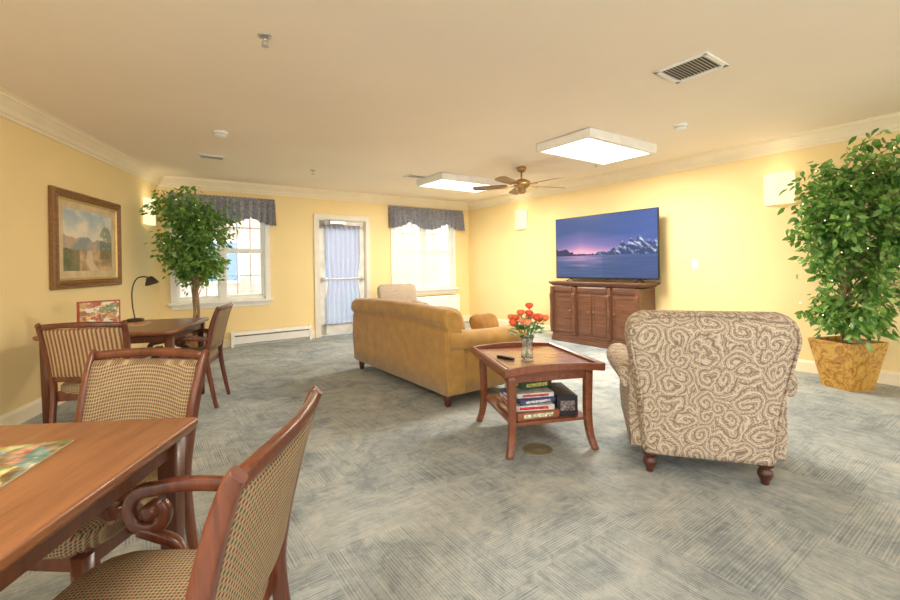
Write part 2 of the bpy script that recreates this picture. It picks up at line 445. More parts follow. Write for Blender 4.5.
# ------------------------------------------------------------ heaters
def heater(x0,x1,h,d,name,label,z=0):
    L=x1-x0;r=root(name,label,'heater')
    b=MB();b.prism([(0,.0),(-.02,0),(-.02,.03),(-d,.05),(-d,h-.05),(-d*.75,h-.01),(0,h)],'x',-L/2,L/2);b.obj('heater_cover',M_white,r,bevel=.002)
    b=MB();b.box((0,-d-.001,h-.065),(L-.06,.004,.018));b.obj('outlet_slot',M_vent,r)
    for e in(-1,1):
        b=MB();b.prism([(0,0),(-d-.006,0),(-d-.006,h-.045),(-d*.75,h+.004),(0,h+.006)],'x',e*L/2-.02,e*L/2+.02);b.obj('end_cap',M_white,r)
    place(r,'back',(x0+x1)/2,z,.02)
heater(X(4.78),X(3.56),.24,.09,'baseboard_heater','white metal baseboard heater on the wall')
r=root('wall_air_unit','white through-wall heating unit under window','heater');L=1.05
b=MB();b.box((0,-.12,.34),(L,.24,.56));b.obj('unit_cover',M_white,r,bevel=.02)
b=MB()
for k in range(14):b.box((-L/2+.09+k*.067,-.12,.622),(.045,.16,.006))
b.obj('air_grille',M_vent,r)
b=MB();b.box((0,-.11,.03),(L-.04,.2,.06));b.obj('unit_base',M_vent,r);place(r,'back',X(.98),0,.022)
# ------------------------------------------------------------ ceiling things
def ceil_light(x,y):
    r=root('ceiling_light','large white rectangular box ceiling light, lit','ceiling light',(x,y,H),YAW,'rectangular ceiling lights')
    b=MB();w,d,t=1.24,.72,.1
    for s in(-1,1):
        b.box((0,s*(d/2-.02),-t/2),(w,.04,t));b.box((s*(w/2-.02),0,-t/2),(.04,d-.08,t))
    b.box((0,0,-.01),(w,d,.02))
    b.obj('light_frame',M_white,r,bevel=.008)
    b=MB();b.box((0,0,-t+.02),(w-.08,d-.08,.02));b.obj('diffuser',M_glow,r)
for p in((1.72,5.01),(.2,7.0),(-1.0,-.6),(1.5,-1.6)):  # rear pair, behind the camera, is unseen and added to brighten the room
    ceil_light(*p)
def vent(x,y,w,d,nm='ceiling_vent',lab='white louvered ceiling air vent'):
    r=root(nm,lab,'vent',(x,y,H),YAW)
    b=MB();t=.03
    for s in(-1,1):
        b.box((0,s*(d/2-t/2),-.006),(w,t,.012));b.box((s*(w/2-t/2),0,-.006),(t,d,.012))
    b.obj('vent_frame',M_white,r,bevel=.002)
    b=MB();b.box((0,0,-.001),(w-.05,d-.05,.002));b.obj('duct_opening',M_vent,r)
    b=MB();n=int((d-.06)/.022)
    for k in range(n):b.box((0,-d/2+.04+k*(d-.08)/(n-1),-.006),(w-.06,.012,.003),M=Matrix.Rotation(R(35),3,'X'))
    b.obj('louvers',plain('vent_louver',(200,190,170),.5),r)
vent(1.725,3.08,.33,.36);vent(-2.88,5.3,.3,.2);vent(-.48,6.61,.36,.2)
def detector(x,y,lab='round white smoke detector on ceiling'):
    r=root('smoke_detector',lab,'smoke detector',(x,y,H))
    b=MB();b.lathe([(.07,0),(.07,-.012),(.062,-.02),(.058,-.035),(.045,-.045),(.01,-.048)],n=28);b.obj('detector_body',M_white,r)
    b=MB();b.lathe([(.05,-.018),(.0605,-.024),(.0605,-.03),(.05,-.03)],n=28);b.obj('sensor_ring',M_vent,r)
detector(-2.27,4.34);detector(2.33,4.356)
def sprinkler(x,y):
    r=root('ceiling_sprinkler','chrome fire sprinkler head on ceiling','sprinkler',(x,y,H))
    b=MB();b.lathe([(.04,0),(.038,-.006),(.02,-.012),(.012,-.014)],n=20);b.obj('escutcheon',M_chrome,r)
    b=MB();b.tube([(0,0,-.01),(0,0,-.03)],.009);b.tube([(.012,0,-.028),(.014,0,-.045),(.004,0,-.06)],.003);b.tube([(-.012,0,-.028),(-.014,0,-.045),(-.004,0,-.06)],.003)
    b.lathe([(.004,-.058),(.022,-.06),(.02,-.063)],n=16);b.obj('sprinkler_head',M_chrome,r)
sprinkler(-1.07,2.567);sprinkler(-1.9,6.1);sprinkler(2.0,5.9)
# fan
r=root('ceiling_fan','brass ceiling fan with five brown wooden blades','ceiling fan',(1.03,6.15,H),R(20))
b=MB();b.lathe([(.07,0),(.07,-.03),(.05,-.06),(.015,-.075)],n=24);b.tube([(0,0,-.06),(0,0,-.18)],.013);b.obj('fan_mount',M_brass,r)
b=MB();b.lathe([(.02,-.16),(.07,-.175),(.115,-.2),(.125,-.23),(.12,-.26),(.09,-.285),(.06,-.3),(.06,-.34),(.045,-.365),(.01,-.375)],n=32);b.obj('motor_housing',M_brass,r)
M_blade=wood('fan_blade_wood',(112,84,60),(160,124,92),'x',.5,0)
for k in range(5):
    A=Matrix.Rotation(k*2*pi/5,3,'Z')@Matrix.Rotation(R(12),3,'X')
    ps=[(.2,-.05),(.25,-.062),(.62,-.08),(.68,-.07),(.71,-.035),(.71,.035),(.68,.07),(.62,.08),(.25,.062),(.2,.05)]
    b=MB();b.loft([[A@Vector((x,y,-.004)) +Vector((0,0,-.255)) for x,y in ps],[A@Vector((x,y,.004))+Vector((0,0,-.255)) for x,y in ps]],True,False);b.obj('fan_blade',M_blade,r)
    b=MB();A2=Matrix.Rotation(k*2*pi/5,3,'Z')
    b.loft([[A2@Vector((x,y*ww,z-.263)) for y,z in((-1,-.004),(1,-.004),(1,.004),(-1,.004))] for x,ww in((.1,.012),(.16,.014),(.2,.035),(.27,.03))],True,False);b.obj('blade_bracket',M_brass,r)
# sconces
def sconce(w,x,z):
    r=root('wall_sconce','square frosted glass wall sconce, glowing warm','wall light',group='frosted wall sconces')
    b=MB();n=10;W=.3;Hh=.35
    ring=[]
    for zz in(-Hh/2,Hh/2):
        ring.append([Vector((-W/2+W*i/n,-.03-.07*math.sin(pi*i/n)**.5,zz)) for i in range(n+1)]+[Vector((W/2-.004,-.02,zz)),Vector((-W/2+.004,-.02,zz))])
    b.loft(ring,True,False);b.obj('glass_shade',M_sc,r)
    b=MB();b.box((0,-.01,0),(W*.7,.02,Hh*.8));b.obj('wall_plate',M_brass,r)
    place(r,w,x,z,.0)
    l=bpy.data.lights.new('sconce_lamp','POINT');l.energy=.9;l.color=(1,.86,.64);l.shadow_soft_size=.1
    o=bpy.data.objects.new('sconce_lamp',l);COL.objects.link(o);p,_=onw(w,x,z+.24,.18);o.location=p
sconce('tv',1.67,2.08);sconce('tv',5.77,2.04);sconce('left',LL-.41,2.03)
b=MB();b.box((0,-.004,0),(.075,.008,.12));b.mi=1;b.box((0,-.01,0),(.02,.012,.03));place(tag(b.obj('light_switch',[M_white,M_white],bevel=.002),'small white switch plate on yellow wall','switch'),'tv',4.83,1.2)
# painting
def painted(name,w,h,nx,ny,fn,mat,parent,y=0,flat=False):
    b=MB();cols=[]
    if flat:b.grid(lambda u,v:Vector((-w/2+u*w,-h/2+v*h,y)),nx,ny,False)
    else:b.grid(lambda u,v:Vector((-w/2+u*w,y,-h/2+v*h)),nx,ny,False)
    for j in range(ny+1):
        for i in range(nx+1):cols.append(lin(tuple(max(0,min(255,c)) for c in fn(i/nx,j/ny))))
    return b.obj(name,mat,parent,fix=False,cols=cols)
def mixc(a,b,t):
    t=max(0,min(1,t));return tuple(x+(y-x)*t for x,y in zip(a,b))
def nz(x,y,s=1,z=0):return noise.fractal(Vector((x*s,y*s,z)),.9,2.1,4)
def landscape(u,v):
    q=nz(u,v,4,3)
    hill=.52+.1*nz(u,0,2.2,1)+.06*(1-u)
    if v>hill:
        c=mixc((230,222,198),(176,192,198),(v-hill)*2.4);c=mixc(c,(244,232,208),.3+q*1.2)
    elif v>.36+.05*nz(u,0,3,8):
        c=mixc((150,156,154),(204,176,148),.5+q*1.4)
    else:
        c=mixc((168,140,98),(218,184,138),.5+q*1.8)
        path=abs(u-.45-(.36-v)*.5+.05*math.sin(v*12))
        if path<.05+.12*(.36-v):c=mixc((226,206,172),c,.2)
        if u<.3 and v<.4:c=mixc(c,(100,108,66),.6+q)
    if u>.72 and abs(nz(u,v,8,2))<.45 and v<.8-(u-.86)**2*9 and v>.2:c=mixc(c,(100,112,74),.5)
    return c
r=root('framed_painting','landscape painting in carved antique gold frame','picture')
b=MB();W,Hh=1.26,.95;pf=[(0,0),(0,.03),(.015,.045),(.04,.035),(.055,.05),(.075,.03),(.085,.012),(.085,0)]
def frame(b,W,Hh,pf):
    rings=[]
    for sx,sz in((-1,-1),(1,-1),(1,1),(-1,1),(-1,-1)):
        rings.append([Vector((sx*(W/2-a),-c,sz*(Hh/2-a))) for a,c in pf])
    b.loft(rings,False,False)
frame(b,W,Hh,pf);b.obj('picture_frame',wood('antique_gold_frame',(84,52,22),(164,116,58),'x',.4,scale=3),r)
b=MB();frame(b,W-.16,Hh-.16,[(0,0),(0,.03),(.012,.034),(.02,.02),(.02,0)]);b.obj('gilt_liner',plain('gilt',(220,184,116),.35,.4),r)
b=MB();b.box((0,-.008,0),(W-.17,.012,Hh-.17));b.obj('picture_mat',plain('linen_mat',(218,196,152),.8),r)
painted('painted_canvas',W-.36,Hh-.34,110,80,landscape,M_attr,r,-.0155);place(r,'left',LL-1.84,1.54,.003)
# ------------------------------------------------------------ TV + console
CX=3.57
r=root('tv_console','brown carved wooden television cabinet','cabinet');W=1.56;D=.46;HH=.95
b=MB();b.box((0,-D/2,.5),(W-.1,D-.02,.74));b.obj('body',M_con,r,bevel=.004)
b=MB()
for zz,e in((.03,.03),(.085,.015),(.115,.0)):b.box((0,-D/2-.0,zz if zz!=.03 else .035),(W-.04+e,D+e*.9,.07 if zz==.03 else .03))
b.obj('plinth',M_con,r,bevel=.008)
b=MB();b.loft([[Vector((x,y-D/2-.012,z)) for x,y in rrect(W+e,D+.03+e*.6,.03,3)] for z,e in((.885,-.05),(.9,-.03),(.915,.02),(.928,.05),(.94,.06),(.948,.055),(.95,.045))],True);b.obj('cabinet_top',M_con,r)
yF=-D+.01
bays=[(-.54,.36),(0,.5),(.54,.36)]
for cx,ww in bays:
    b=MB();pr=[(yF,.78),(yF-.008,.785),(yF-.02,.82),(yF-.02,.86),(yF-.01,.88),(yF,.88)]
    b.prism(pr,'x',cx-ww/2,cx+ww/2);dr=b.obj('drawer',M_con,r,bevel=.003)
for px in(-.745,-.305,.305,.745):
    b=MB();b.box((px,yF-.012,.5),(.06,.05,.74));
    b.sweep(cr([(px,yF-.035,.14),(px,yF-.05,.3),(px,yF-.04,.55),(px,yF-.055,.72),(px,yF-.045,.77)],4),[(-.022,-.012),(.022,-.012),(.022,.012),(-.022,.012)],up=(0,-1,0),smooth=False);b.obj('pilaster',M_con,r,bevel=.004)
for cx,ww in((-.54,.36),(-.128,.24),(.128,.24),(.54,.36)):
    b=MB();zc=.455;hh=.6
    for s in(-1,1):
        b.box((cx+s*(ww/2-.02),yF-.006,zc),(.036,.012,hh));b.box((cx,yF-.006,zc+s*(hh/2-.02)),(ww-.07,.012,.036))
    b.box((cx,yF-.002,zc),(ww-.06,.01,hh-.06))
    dd=b.obj('door',M_con,r,bevel=.003)
    b=MB();kx=cx+(ww/2-.03)*(1 if cx<0 else -1);b.lathe([(.006,0),(.006,.012),(.014,.02),(.01,.03),(.002,.032)],(kx,yF-.011,zc+.05),12,Matrix.Rotation(R(90),3,'X'));b.obj('knob',M_brass,dd)
place(r,'tv',CX,0,.03)
def tvpic(u,v):
    hz=.36
    if v>hz:
        t=(v-hz)/(1-hz);side=abs(u-.28)
        c=mixc((218,148,166),(120,98,148),t*2.8+side*1.2)
        c=mixc(c,(48,66,114),t*1.7+side*.9-.2)
        c=mixc(c,(96,96,142),max(0,nz(u,v*4,3,5))*.4*(1-t))
        R2=0
        for pu,ph,pw in((.62,.10,.10),(.70,.19,.10),(.78,.24,.10),(.85,.28,.10),(.93,.20,.11),(1.0,.22,.1),(.5,.05,.12)):
            R2=max(R2,ph*(1-abs(u-pu)/pw))
        ridge=hz+.012+R2+(.02*nz(u,0,22,2) if R2>0 else 0)
        if u<.42:ridge=max(ridge,hz+.03+.02*nz(u,0,8,1))
        if u<.2:ridge=max(ridge,hz+.1-(u)*.35+.04*nz(u,0,14,4)+.02)
        if v<ridge:
            if u>.42:
                sn=nz(u+v*.5,v*.7,26,7)*.9+(v-hz)*2.2-.22
                c=mixc((40,52,84),(150,160,188),sn*1.3)
            else:c=(34,38,70)
    else:
        t=(hz-v)/hz
        c=mixc((160,124,158),(56,74,116),t*1.3+abs(u-.3)*1.8);c=mixc(c,(40,54,92),.35+.5*nz(u*.5,v*9,5,3))
        if u>.5:c=mixc(c,(44,58,92),.35)
    return c
r=root('television','large flat-screen television showing sunset mountains over water','television')
TW,TH=1.77,.98
b=MB();b.box((0,0,TH/2),(TW,.035,TH));b.box((0,.03,TH*.4),(TW*.6,.04,TH*.5));b.obj('tv_housing',M_black,r,bevel=.004)
o=painted('screen',TW-.025,TH-.03,220,124,tvpic,M_scr,r,-.0185);o.location=(0,0,TH/2+.004)
for s in(-1,1):
    b=MB();b.tube([(s*.6,-.1,-.035),(s*.6,-.02,-.01),(s*.6,0,.02),(s*.6,.02,-.01),(s*.6,.1,-.035)],.009);b.obj('tv_foot',M_black,r)
place(r,'tv',3.6,.992,.25)
# ------------------------------------------------------------ sofa
r=root('sofa','mustard gold upholstered sofa with rolled arms','sofa',(-.235,4.756,0),YAW-pi/2)
def backring(x,k=1,hump=0):
    c=(-.405,.765+hump);p=[(-.45,.11),(-.465,.3),(-.47,.5),(-.462,.66+hump),(-.455,.69+hump)]
    for i in range(13):
        a=R(215-i*19);p.append((c[0]+.088*math.cos(a),c[1]+.088*math.sin(a)))
    p+=[(-.3,.62),(-.27,.4),(-.27,.11)]
    m=Vector((x,-.37,.5));return [m+(Vector((x,y,z))-m)*k for y,z in p]
b=MB();st=[]
for i in range(25):
    x=-.97+i*1.94/24;st.append(backring(x,1,.028*math.cos(x/.97*pi/2)))
st=[backring(-1.0,.93)]+st+[backring(1.0,.93)]
b.loft(st,True);b.obj('backrest',M_sofa,r)
b=MB()
b.tube([(x,-.468,.675+.028*math.cos(x/.97*pi/2)) for x in [-.96+i*.08 for i in range(25)]],.006,6)
for s in(-1,1):b.tube(cr([(s*.985,-.452,.12),(s*.985,-.468,.4),(s*.98,-.465,.66)],4),.006,6)
b.obj('welt_cord',M_sofa,r)
for s in(-1,1):
    def ring(y,k=1,dz=0):
        p=[(.975,.11),(.985,.28),(.98,.44),(.965,.475+dz)]
        for i in range(13):
            a=R(-42+i*20);p.append((.935+.1*math.cos(a),.545+dz+.1*math.sin(a)))
        p+=[(.80,.42),(.80,.11)]
        m=Vector((.9*s,y,.36));return [m+(Vector((x*s,y,z))-m)*k for x,z in p]
    b=MB();rs=[ring(-.44,.9,.04),ring(-.42,.98,.04),ring(-.35,1,.03),ring(-.2,1,.01),ring(0,1),ring(.25,1),ring(.4,1),ring(.44,.975),ring(.455,.93)]
    b.loft(rs,True);b.obj('armrest',M_sofa,r)
    b=MB();q=ring(.447,.96);b.tube(q[3:],.006,6);b.lathe([(.07,0),(.068,.01),(.02,.014)],(s*.935,.452,.545),20,Matrix.Rotation(R(-90),3,'X'));b.obj('arm_front_panel',M_sofa,r)
b=MB();b.sq((0,.06,.21),(1.66,.76,.2),12,8);b.obj('seat_base',M_sofa,r)
for k in(-1,0,1):
    b=MB();b.sq((k*.535,.1,.39),(.53,.68,.17),6,10);b.obj('seat_cushion',M_sofa,r)
    b=MB();b.sq((k*.535,-.17,.62),(.52,.2,.42),4,10,Matrix.Rotation(R(10),3,'X'));b.obj('back_cushion',M_sofa,r)
for sx in(-1,1):
    for y in(-.4,.36):
        b=MB();b.lathe([(.02,0),(.028,.02),(.035,.07),(.04,.125)],(sx*.9,y,0),14);b.obj('leg',M_dark,r)
def on(rt,p):
    return rt.location+Matrix.Rotation(rt.rotation_euler.z,3,'Z')@Vector(p)
b=MB();b.sq((0,0,0),(.34,.12,.28),3.2,10,fn=lambda v:Vector((v.x*(1+.12*abs(v.z)),v.y*(1-.5*max(abs(v.x),abs(v.z))**3),v.z*(1+.12*abs(v.x)))))
o=tag(b.obj('throw_pillow',plain('golden_brown_pillow',(160,114,54),.9,var=.1,scale=14)),'golden brown square throw pillow on sofa','pillow',on(r,(.69,.22,.605)));o.rotation_euler=(R(-24),0,r.rotation_euler.z+pi/2)
# ------------------------------------------------------------ paisley armchair
def armchair(loc,yaw,lab):
    r=root('armchair',lab,'armchair',loc,yaw)
    b=MB()
    S=[(.13,.325,.15,-.31,.04),(.16,.335,.16,-.31,.04),(.3,.345,.175,-.317,.045),(.45,.36,.185,-.332,.05),(.6,.385,.195,-.352,.055),(.74,.41,.2,-.372,.06),(.84,.42,.2,-.388,.06),(.9,.415,.18,-.397,.06),(.935,.40,.15,-.4,.055),(.957,.375,.11,-.402,.05),(.97,.34,.05,-.402,.024)]
    rings=[]
    for z,hw,t,y,rr in S:
        rings.append([Vector((a,y+c-.01*(1-(a/.42)**2)*(1 if c<0 else 0),z-.03*(abs(a)/.42)**2*(1 if z>.8 else 0))) for a,c in rrect(hw*2,t,rr,5)])
    b.loft(rings,True);b.obj('backrest',M_pais,r)
    b=MB()
    path=[]
    for z,hw,t,y,rr in S[1:7]:path.append((hw-.022,y-t/2-.001,z-(.03 if z>.8 else 0)))
    P=path+[(.388,-.486,.872),(.36,-.482,.9),(.28,-.482,.922),(.15,-.482,.935),(0,-.484,.941)]
    P=P+[(-x,y,z) for x,y,z in P[-2::-1]]
    b.tube(cr(P,3),.007,6);b.obj('welt_cord',M_pais,r)
    for s in(-1,1):
        def ring(y,k=1,dz=0,dx=0):
            p=[(.39,.13),(.4,.28),(.40,.44),(.395,.48+dz)]
            for i in range(13):
                a=R(-42+i*20);p.append((.37+dx+.085*math.cos(a),.545+dz+.085*math.sin(a)))
            p+=[(.27,.42),(.27,.13)]
            m=Vector((.34*s,y,.36));return [m+(Vector((x*s,y,z))-m)*k for x,z in p]
        b=MB();b.loft([ring(-.33,.9,.02),ring(-.3,1,.02),ring(-.1,1,.01,.01),ring(.15,1,0,.03),ring(.33,1,0,.04),ring(.39,.985,0,.04),ring(.41,.93,0,.04)],True);b.obj('armrest',M_pais,r)
        b=MB();q=ring(.402,.96,0,.04);b.tube(q,.006,6);b.obj('arm_piping',M_pais,r)
    b=MB();b.sq((0,.06,.22),(.6,.72,.2),10,8);b.obj('seat_base',M_pais,r)
    b=MB();b.sq((0,.1,.39),(.54,.66,.18),5,10);b.obj('seat_cushion',M_pais,r)
    for sx in(-1,1):
        for y in(-.32,.33):
            b=MB();b.lathe([(.016,0),(.02,.006),(.02,.02),(.03,.035),(.038,.055),(.036,.075),(.024,.088),(.03,.096),(.042,.104),(.042,.14)],(sx*.29,y,0),18);b.obj('leg',M_dark,r)
    return r
ac=armchair((1.53,2.78,0),R(-17.5),'cream and brown paisley armchair with turned wood feet')
c=copy_thing(ac,(-.88,7.75,0),R(-160),'cream paisley armchair beside the window wall');c.scale=(.86,.86,.95)
# ------------------------------------------------------------ dining chairs
def dining(loc,yaw,lab):
    r=root('dining_chair',lab,'chair',loc,yaw,'matching upholstered armchairs at game tables')
    TZ=.875
    yb=lambda z:-.225-.105*max(0,(z-.44)/.46)**1.5
    for s in(-1,1):
        P=cr([(s*.215,-.30,0),(s*.215,-.262,.2),(s*.22,-.228,.42),(s*.225,yb(.55),.55),(s*.230,yb(.7),.7),(s*.236,yb(.8),.8),(s*.24,yb(TZ)-.004,TZ),(s*.242,yb(TZ)-.016,TZ+.016)],5)
        b=MB();b.sweep(P,lambda f:rrect(.024+.006*math.sin(pi*f),.032+.012*math.sin(pi*min(1,f*1.1)),.008,2),up=(0,1,0));b.obj('leg',M_chw,r)
        b=MB();b.sweep([(s*.215,.2,0),(s*.218,.205,.2),(s*.222,.208,.42)],lambda f:rrect(.026+.018*f,.026+.018*f,.007,2),up=(0,1,0));b.obj('leg',M_chw,r)
    b=MB()
    P=[(-.245+i*.049,yb(TZ)-.006-.03*math.cos((-.25+i*.05)/.25*pi/2),TZ+.012*math.cos((-.25+i*.05)/.25*pi/2)) for i in range(11)]
    b.sweep(P,rrect(.024,.036,.01,3));bk=b.obj('backrest',M_chw,r)
    b=MB()
    z=.52;P=[(-.23+i*.046,yb(z)-.02*math.cos((-.23+i*.046)/.23*pi/2),z) for i in range(11)]
    b.sweep(P,rrect(.022,.034,.006,2));b.obj('lower_rail',M_chw,bk)
    b=MB();rings=[]
    n=12
    for i in range(n+1):
        q=-1+2*i/n;x=q*.222;cv=-.028*math.cos(q*pi/2);th=.042 if abs(q)<.95 else .03
        rg=[]
        zs=[.535,.545,.62,.7,.78,.845,.86]
        for z in zs:rg.append(Vector((x,yb(z)+cv+(th/2 if .54<z<.855 else th/4),z)))
        for z in zs[::-1]:rg.append(Vector((x,yb(z)+cv-(th/2 if .54<z<.855 else th/4),z)))
        rings.append(rg)
    b.loft(rings,True);b.obj('back_pad',M_wov,bk)
    b=MB()
    for y in(-.21,.2):b.box((0,y,.4),(.42,.024,.06))
    for s in(-1,1):b.box((s*.215,0,.4),(.024,.4,.06))
    b.obj('seat_frame',M_chw,r,bevel=.004)
    b=MB();b.sq((0,.0,.445),(.475,.47,.085),5,10,fn=lambda v:Vector((v.x*(1+.06*v.y),v.y,v.z)));b.obj('seat',M_wov,r)
    for s in(-1,1):
        P=[(s*.225,-.25,.615),(s*.25,-.17,.625),(s*.27,-.05,.63),(s*.275,.05,.63),(s*.275,.12,.62)]
        c=(.135,.56)
        for a in(60,30,0,-35,-70,-105,-140,-180,-220):
            rr=.06-.032*max(0,(60-a)-90)/190
            P.append((s*.275,c[0]+rr*math.cos(R(a)),c[1]+rr*math.sin(R(a))))
        b=MB();b.sweep(cr(P,4),lambda f:rrect(.040-.004*f,.026,.009,3),up=(1,0,0))
        b.lathe([(.012,-.024),(.024,-.018),(.024,.018),(.012,.024)],(s*.275,c[0],c[1]),16,Matrix.Rotation(R(90),3,'Y'))
        b.sweep(cr([(s*.275,.17,.505),(s*.272,.12,.49),(s*.262,.06,.47),(s*.245,.03,.42),(s*.232,.03,.38)],4),rrect(.034,.026,.009,3),up=(1,0,0))
        b.obj('armrest',M_chw,r)
    return r
dc=dining((-.695,.94,0),R(92),'wooden armchair with woven tan seat pulled to table')
copy_thing(dc,(-1.265,1.46,0),R(176),'wooden armchair with patterned back tucked under table')
c3=copy_thing(dc,(-2.45,3.13,0),R(12),'wooden armchair with striped back at corner table')
copy_thing(dc,(-2.43,3.99,0),R(104),'wooden armchair beside corner table near heater')
for o in c3.children_recursive:
    if o.name.startswith('back_pad'):
        o.material_slots[0].link='OBJECT';o.material_slots[0].material=M_str
# ------------------------------------------------------------ game tables
def gtable(loc,yaw,S,lab):
    r=root('game_table',lab,'table',loc,yaw,'square wooden game tables')
    b=MB();b.loft([[Vector((a,c,z)) for a,c in rrect(S-2*e,S-2*e,.02,3)] for z,e in((.712,.02),(.716,.008),(.724,.003),(.73,.0),(.742,0),(.748,.003),(.75,.008))],True);b.obj('tabletop',M_tab,r)
    b=MB();q=S/2-.06
    for s in(-1,1):
        b.box((0,s*q,.683),(2*q,.022,.06));b.box((s*q,0,.683),(.022,2*q-.03,.06))
    b.obj('apron',M_tabl,r,bevel=.003)
    for sx in(-1,1):
        for sy in(-1,1):
            b=MB();b.sweep([(sx*q,sy*q,0),(sx*q,sy*q,.4),(sx*q,sy*q,.712)],lambda f:rrect(.036+.024*min(1,f*1.2),.036+.024*min(1,f*1.2),.006,2),up=(0,1,0));b.obj('leg',M_tabl,r)
    return r
gtable((-1.32,.82,0),R(5),1.1,'square brown wooden table with jigsaw picture on top')
gtable((-2.77,3.8,0),R(14.2),.95,'square wooden game table in the room corner')
def mosaic(pal,s,seed):
    def f(u,v):
        p=Vector((u*s+nz(u,v,5,1)*.8,v*s+nz(u,v,5,4)*.8,seed));d,pts=noise.voronoi(p)
        c=pal[int(abs(pts[0].x*37+pts[0].y*91))%len(pal)]
        if (u*14)%1<.07 or (v*16)%1<.07:c=mixc(c,(60,50,40),.35)
        return mixc(c,(236,226,196),.2+.6*nz(u,v,12,seed))
    return f
def flatprint(name,lab,cat,loc,yaw,w,h,pal,s,seed,n=60):
    r=root(name,lab,cat,loc,yaw)
    b=MB();b.box((0,0,.002),(w,h,.004));b.obj('backing',plain('puzzle_card',(200,180,140),.7),r)
    painted('printed_top',w-.004,h-.004,n,n,mosaic(pal,s,seed),M_attr,r,.0046,True);return r
flatprint('jigsaw_puzzle','assembled colourful jigsaw puzzle lying on table','puzzle',(-1.2,.90,.75),R(14),.42,.56,[(96,120,60),(180,96,66),(214,186,90),(110,84,50),(226,206,150),(96,130,120),(160,150,80)],9,2,120)
flatprint('jigsaw_puzzle','orange and yellow jigsaw puzzle lying on corner table','puzzle',(-2.88,3.82,.75),R(20),.36,.26,[(220,140,60),(200,70,50),(240,210,120),(120,80,50)],6,5,40)
# puzzle box standing
r=root('puzzle_box','upright puzzle box with colourful picture on table','box',(-3.12,3.86,.751),R(52))
b=MB();b.box((0,0,.11),(.3,.05,.21));b.obj('box_body',plain('red_card',(180,84,60),.6),r,bevel=.003)
o=painted('box_picture',.28,.19,50,36,mosaic([(230,200,120),(190,90,70),(120,140,90),(240,235,210),(200,150,90)],6,9),M_attr,r,-.0265);o.location=(0,0,.11)
# desk lamp
r=root('desk_lamp','small dark metal gooseneck desk lamp on corner table','lamp',(-3.02,4.16,.75),R(10))
b=MB();b.lathe([(.075,0),(.075,.012),(.06,.02),(.012,.026)],n=24);b.obj('base',M_lampg,r)
b=MB();b.tube(cr([(0,0,.02),(-.02,0,.15),(-.02,0,.3),(.02,0,.4),(.09,0,.42),(.13,0,.4)],5),.006);b.obj('pole',M_lampg,r)
A=Matrix.Rotation(R(-18),3,'Y')
b=MB();b.lathe([(.018,.03),(.03,.02),(.055,-.03),(.06,-.045),(.056,-.045),(.03,.01)],(.14,0,.39),20,A,False);b.obj('lamp_shade',M_lampg,r)
# ------------------------------------------------------------ coffee table
TY=R(12);T0=Vector((.575,3.15,0))
r=root('coffee_table','reddish wooden tray-top coffee table with lower shelf','table',T0,TY);ct=r
W,D=.68,.82
b=MB();b.box((0,0,.548),(W-.04,D-.04,.02));tt=b.obj('tabletop',M_cof,r,bevel=.003)
b=MB();b.box((0,0,.5592),(W-.13,D-.13,.003));b.obj('inlay_panel',wood('inlay_wood',(140,84,52),(180,122,80),'x',.25,.4),tt)
b=MB()
for s in(-1,1):
    b.sweep([(s*(W/2-.01),-D/2+i*D/8,.56) for i in range(9)],[(-.014,-.03),(.014,-.03),(.018,.018),(.004,.024),(-.014,.012)],smooth=False)
    b.sweep([(-W/2+i*W/8,s*(D/2-.01),.56+.022*math.cos((i/4-1)*pi/2)) for i in range(9)],[(-.014,-.03),(.014,-.03),(.014,.016),(-.014,.016)],smooth=False)
b.obj('tray_rim',M_cof,r,bevel=.004)
b=MB();qx,qy=W/2-.07,D/2-.09
for s in(-1,1):
    b.box((0,s*qy,.505),(2*qx,.02,.07));b.box((s*qx,0,.505),(.02,2*qy,.07))
b.obj('apron',M_cof,r,bevel=.003)
for sx in(-1,1):
    for sy in(-1,1):
        P=cr([(sx*(qx+.03),sy*(qy+.03),0),(sx*(qx+.005),sy*(qy+.005),.1),(sx*(qx-.005),sy*(qy-.005),.25),(sx*qx,sy*qy,.54)],4)
        b=MB();b.sweep(P,lambda f:rrect(.04+.012*f,.04+.012*f,.006,2),up=(0,1,0));b.obj('leg',M_cof,r)
b=MB();b.box((0,0,.2),(2*qx,2*qy,.02));b.obj('shelf',M_cof,r,bevel=.003)
def gbox(x,y,z,w,d,h,c,c2,yaw,lab,name='board_game_box'):
    p=on(ct,(x,y,z));rr=root(name,lab,'game' if 'game' in name else 'book',p,TY+yaw)
    b=MB();b.box((0,0,h/2),(w,d,h));b.obj('box_lid' if 'game' in name else 'book_cover',plain('card_%d'%len(bpy.data.materials),c,.5,var=.12,scale=25),rr,bevel=.002)
    b=MB();b.box((0,-d/2-.0006,h/2),(w*.7,.001,h*.5));b.box((-w/2-.0006,0,h/2),(.001,d*.6,h*.5));b.obj('printed_panel',plain('print_%d'%len(bpy.data.materials),c2,.5,var=.5,scale=60),rr)
gbox(-.08,-.1,.211,.3,.38,.05,(150,90,60),(220,200,140),R(3),'flat board game box with photo edge on shelf')
gbox(-.08,-.09,.262,.28,.36,.035,(215,210,200),(170,40,40),R(-4),'white and red board game box on stack')
gbox(-.07,-.08,.298,.26,.33,.03,(70,80,120),(230,230,220),R(6),'blue-grey board game box on stack')
gbox(-.05,-.06,.329,.26,.3,.03,(225,222,214),(180,60,50),R(-2),'white board game box on stack')
gbox(-.02,.02,.36,.24,.26,.05,(52,78,60),(200,190,90),R(8),'dark green board game box on top of stack')
gbox(.17,-.1,.211,.14,.34,.13,(30,30,34),(110,100,96),R(-8),'tall black board game box on shelf')
gbox(.13,.19,.211,.18,.18,.07,(160,60,50),(230,220,180),R(4),'small red game box on shelf')
